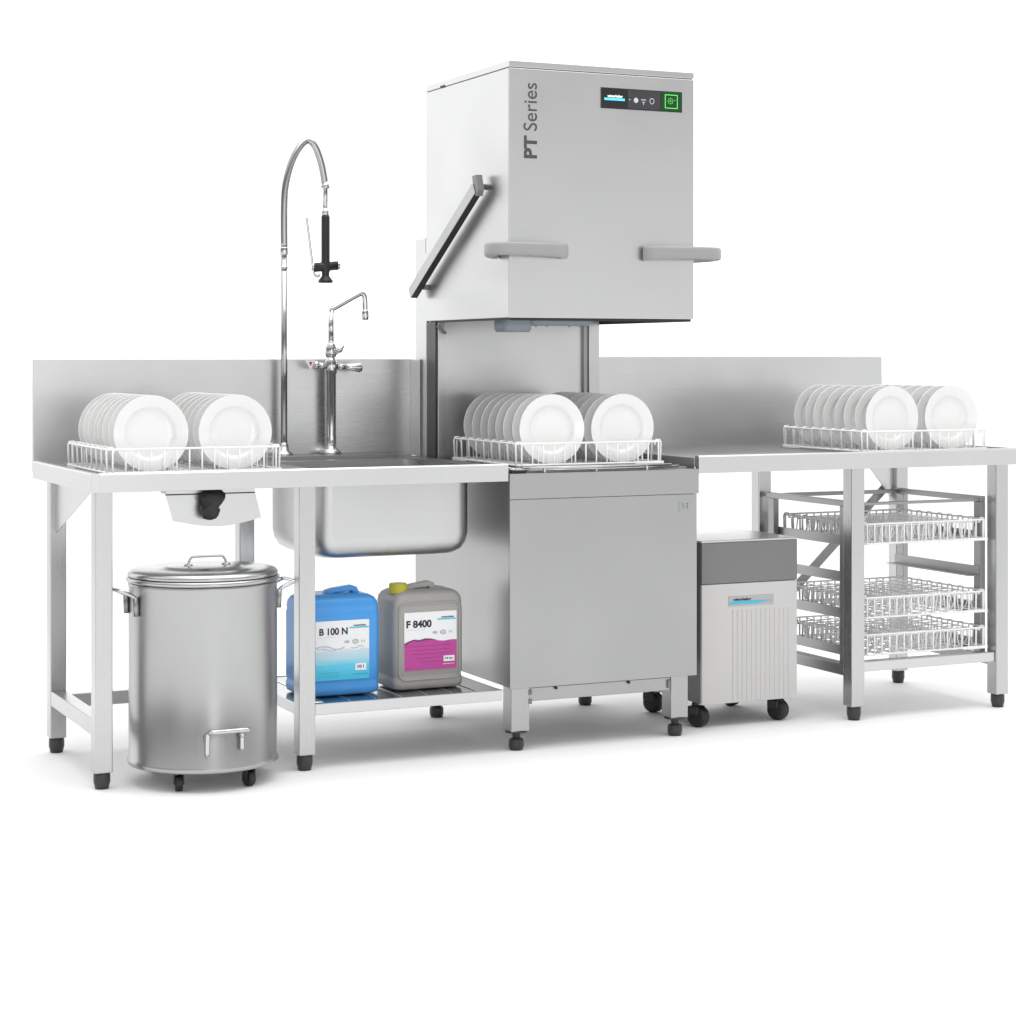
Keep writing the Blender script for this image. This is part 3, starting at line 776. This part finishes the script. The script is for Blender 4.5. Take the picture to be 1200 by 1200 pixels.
def squash(o, z0, k):                                   # flatten a label and all its print in height
    oz = ORG[o.name][2]
    for v_ in o.data.vertices: v_.co.z = z0-oz+(v_.co.z+oz-z0)*k
    for c_ in kids(o): squash(c_, z0, k)
squash([c_ for c_ in kids(CG) if c_.name.startswith('paper_label')][0], .244, .865)
squash([c_ for c_ in kids(CB) if c_.name.startswith('paper_label')][0], .232, .87)
CG.location = (CG.location.x+.030, CG.location.y+.072, 0+CG.location.z+.0025)
CB.location = (CB.location.x+.025, CB.location.y+.075, CB.location.z+.0025)
# ------------------------------------------------------------------ wheeled unit
UN = thing('water_treatment_unit', 'small grey and white wheeled cabinet with ribbed front standing beside the dishwasher', 'wheeled cabinet', (.915, .3, 0))
ux0, ux1, uy0, uy1 = .731, 1.098, .09, .47
MB().box(ux0, ux1, uy0+.012, uy1, .072, .596).build('cabinet', SIDEG, UN, bevel=.003)
MB().box(ux0-.0005, ux1+.0005, uy0+.0005, uy1+.001, .5965, .6035).build('top_plate', STX, UN, bevel=.002)
MB().box(ux0, ux1, uy0-.0008, uy0+.0115, .4625, .596).build('upper_panel', GREY, UN, bevel=.002)
m = MB(); m.box(ux0+.0005, ux1-.0005, uy0, uy0+.0115, .070, .4605)
pn = m.build('lower_panel', LGREY, UN, bevel=.002)
m = MB()
for k in range(13):
    x = .85+k*.0178; m.prism([(x-.0045, uy0+.002), (x-.0015, uy0-.0026), (x+.0015, uy0-.0026), (x+.0045, uy0+.002)], 'z', .076, .372+(.0 if k < 10 else .0))
m.build('ribs', LGREY, pn)
m = MB().box(.832, 1.005, uy0-.0015, uy0+.0005, .387, .419); bd = m.build('name_badge', plain('badge_grey', (.42, .42, .43), .35), pn)
bd.parent = UN
m = MB(); m.prism([(.832, .393), (.940, .393), (.985, .399), (1.0, .3995), (.975, .4015), (.845, .4015)], 'y', uy0-.0026, uy0-.0017); m.build('cyan_bar', LABC, bd)
text('winterhalter', .01, INK, 'lettering', bd, (.850, uy0-.0022, .4035), bold=.0003, width=.068, height=.0085)
for x, y in ((.748, .14), (1.055, .14), (.748, .44), (1.055, .44)):
    mm = MB()
    mm.lathe([(.022, -.021), (.031, -.019), (.0345, -.012), (.0345, -.004), (.0335, -.003), (.0335, .003), (.0345, .004), (.0345, .012), (.031, .019), (.022, .021)], (0, 0, ZF+.0345), 28, 'x')
    rot = Matrix.Translation((x, y, 0)) @ Matrix.Rotation(math.radians(28), 4, 'Z')
    cs = mm.build('castor', BLACK, UN, xf=rot)
    mm = MB(); mm.box(-.024, .024, -.012, .030, .034, .060); mm.lathe([(.012, .058), (.012, .0715)], (0, .012, 0), 14); mm.build('fork', FOOT, cs, bevel=.004, xf=rot)

# ------------------------------------------------------------------ camera
f, E, d0, l0 = 2368.0, 1.2, 6.17, -.0078
al = math.atan(1110/2368)
fw = Vector((math.sin(al), math.cos(al), 0)); rt = Vector((math.cos(al), -math.sin(al), 0))
cam = bpy.data.cameras.new('camera'); co = bpy.data.objects.new('camera', cam); C.objects.link(co)
co.location = Vector((0, 0, E))-fw*d0-rt*l0
co.rotation_euler = (math.radians(90), 0, -al)
cam.sensor_width = 36; cam.lens = f/1200*36; cam.shift_y = -(600-419)/1200; cam.clip_end = 500
S.camera = co

# ------------------------------------------------------------------ light
W = bpy.data.worlds.new('World'); S.world = W; W.use_nodes = True
N, L_ = W.node_tree.nodes, W.node_tree.links
bg = N['Background']
tc = N.new('ShaderNodeTexCoord'); sp = N.new('ShaderNodeSeparateXYZ'); L_.new(tc.outputs['Generated'], sp.inputs[0])
def ramp(sock, stops):
    r = N.new('ShaderNodeValToRGB'); r.color_ramp.interpolation = 'EASE'
    el = r.color_ramp.elements
    while len(el) > 1: el.remove(el[-1])
    el[0].position = stops[0][0]; el[0].color = (stops[0][1],)*3+(1,)
    for p, v in stops[1:]:
        e_ = el.new(p); e_.color = (v,)*3+(1,)
    L_.new(sock, r.inputs[0]); return r.outputs[0]
def mr(sock, a, b):
    n = N.new('ShaderNodeMapRange'); n.inputs[1].default_value = a; n.inputs[2].default_value = b; L_.new(sock, n.inputs[0]); return n.outputs[0]
# behind the set (+y) white; in front of it (-y) a dimmer studio, brightest low down
front = mr(sp.outputs['Y'], .35, -.45)
zz = mr(sp.outputs['Z'], -.5, 1.0)
dim = ramp(zz, [(0, .44), (.27, .70), (.333, 1.0), (.365, .86), (.42, .30), (.52, .20), (.64, .55), (1.0, .85)])
mx = N.new('ShaderNodeMix'); mx.data_type = 'RGBA'
L_.new(front, mx.inputs[0]); mx.inputs[6].default_value = (1, 1, 1, 1); L_.new(dim, mx.inputs[7])
# a darker flank far out on the left side of the studio gives the round metal its dark edge
fl_ = mr(sp.outputs['X'], -.72, -.88); az = N.new('ShaderNodeMath'); az.operation = 'ABSOLUTE'; L_.new(sp.outputs['Z'], az.inputs[0])
lo = mr(az.outputs[0], .55, .25); mu = N.new('ShaderNodeMath'); mu.operation = 'MULTIPLY'; L_.new(fl_, mu.inputs[0]); L_.new(lo, mu.inputs[1])
m2 = N.new('ShaderNodeMix'); m2.data_type = 'RGBA'; L_.new(mu.outputs[0], m2.inputs[0]); L_.new(mx.outputs[2], m2.inputs[6]); m2.inputs[7].default_value = (.22, .22, .22, 1)
L_.new(m2.outputs[2], bg.inputs['Color']); bg.inputs['Strength'].default_value = 1.52

def area(name, loc, target, sx, sy, power):
    l = bpy.data.lights.new(name, 'AREA'); l.shape = 'RECTANGLE'; l.size = sx; l.size_y = sy; l.energy = power
    o = bpy.data.objects.new(name, l); C.objects.link(o); o.location = loc
    o.rotation_euler = (Vector(target)-Vector(loc)).to_track_quat('-Z', 'Y').to_euler(); return o
area('overhead_softbox', (.2, -.6, 4.6), (.3, .3, 0), 5.5, 3.5, 120)
area('front_strip_light', (-.95, -5.2, 1.5), (-.9, .2, .9), 1.0, 2.6, 12)

S.view_settings.view_transform = 'Standard'; S.view_settings.look = 'None'
S.view_settings.exposure = 0; S.view_settings.gamma = 1
S.render.engine = 'CYCLES'
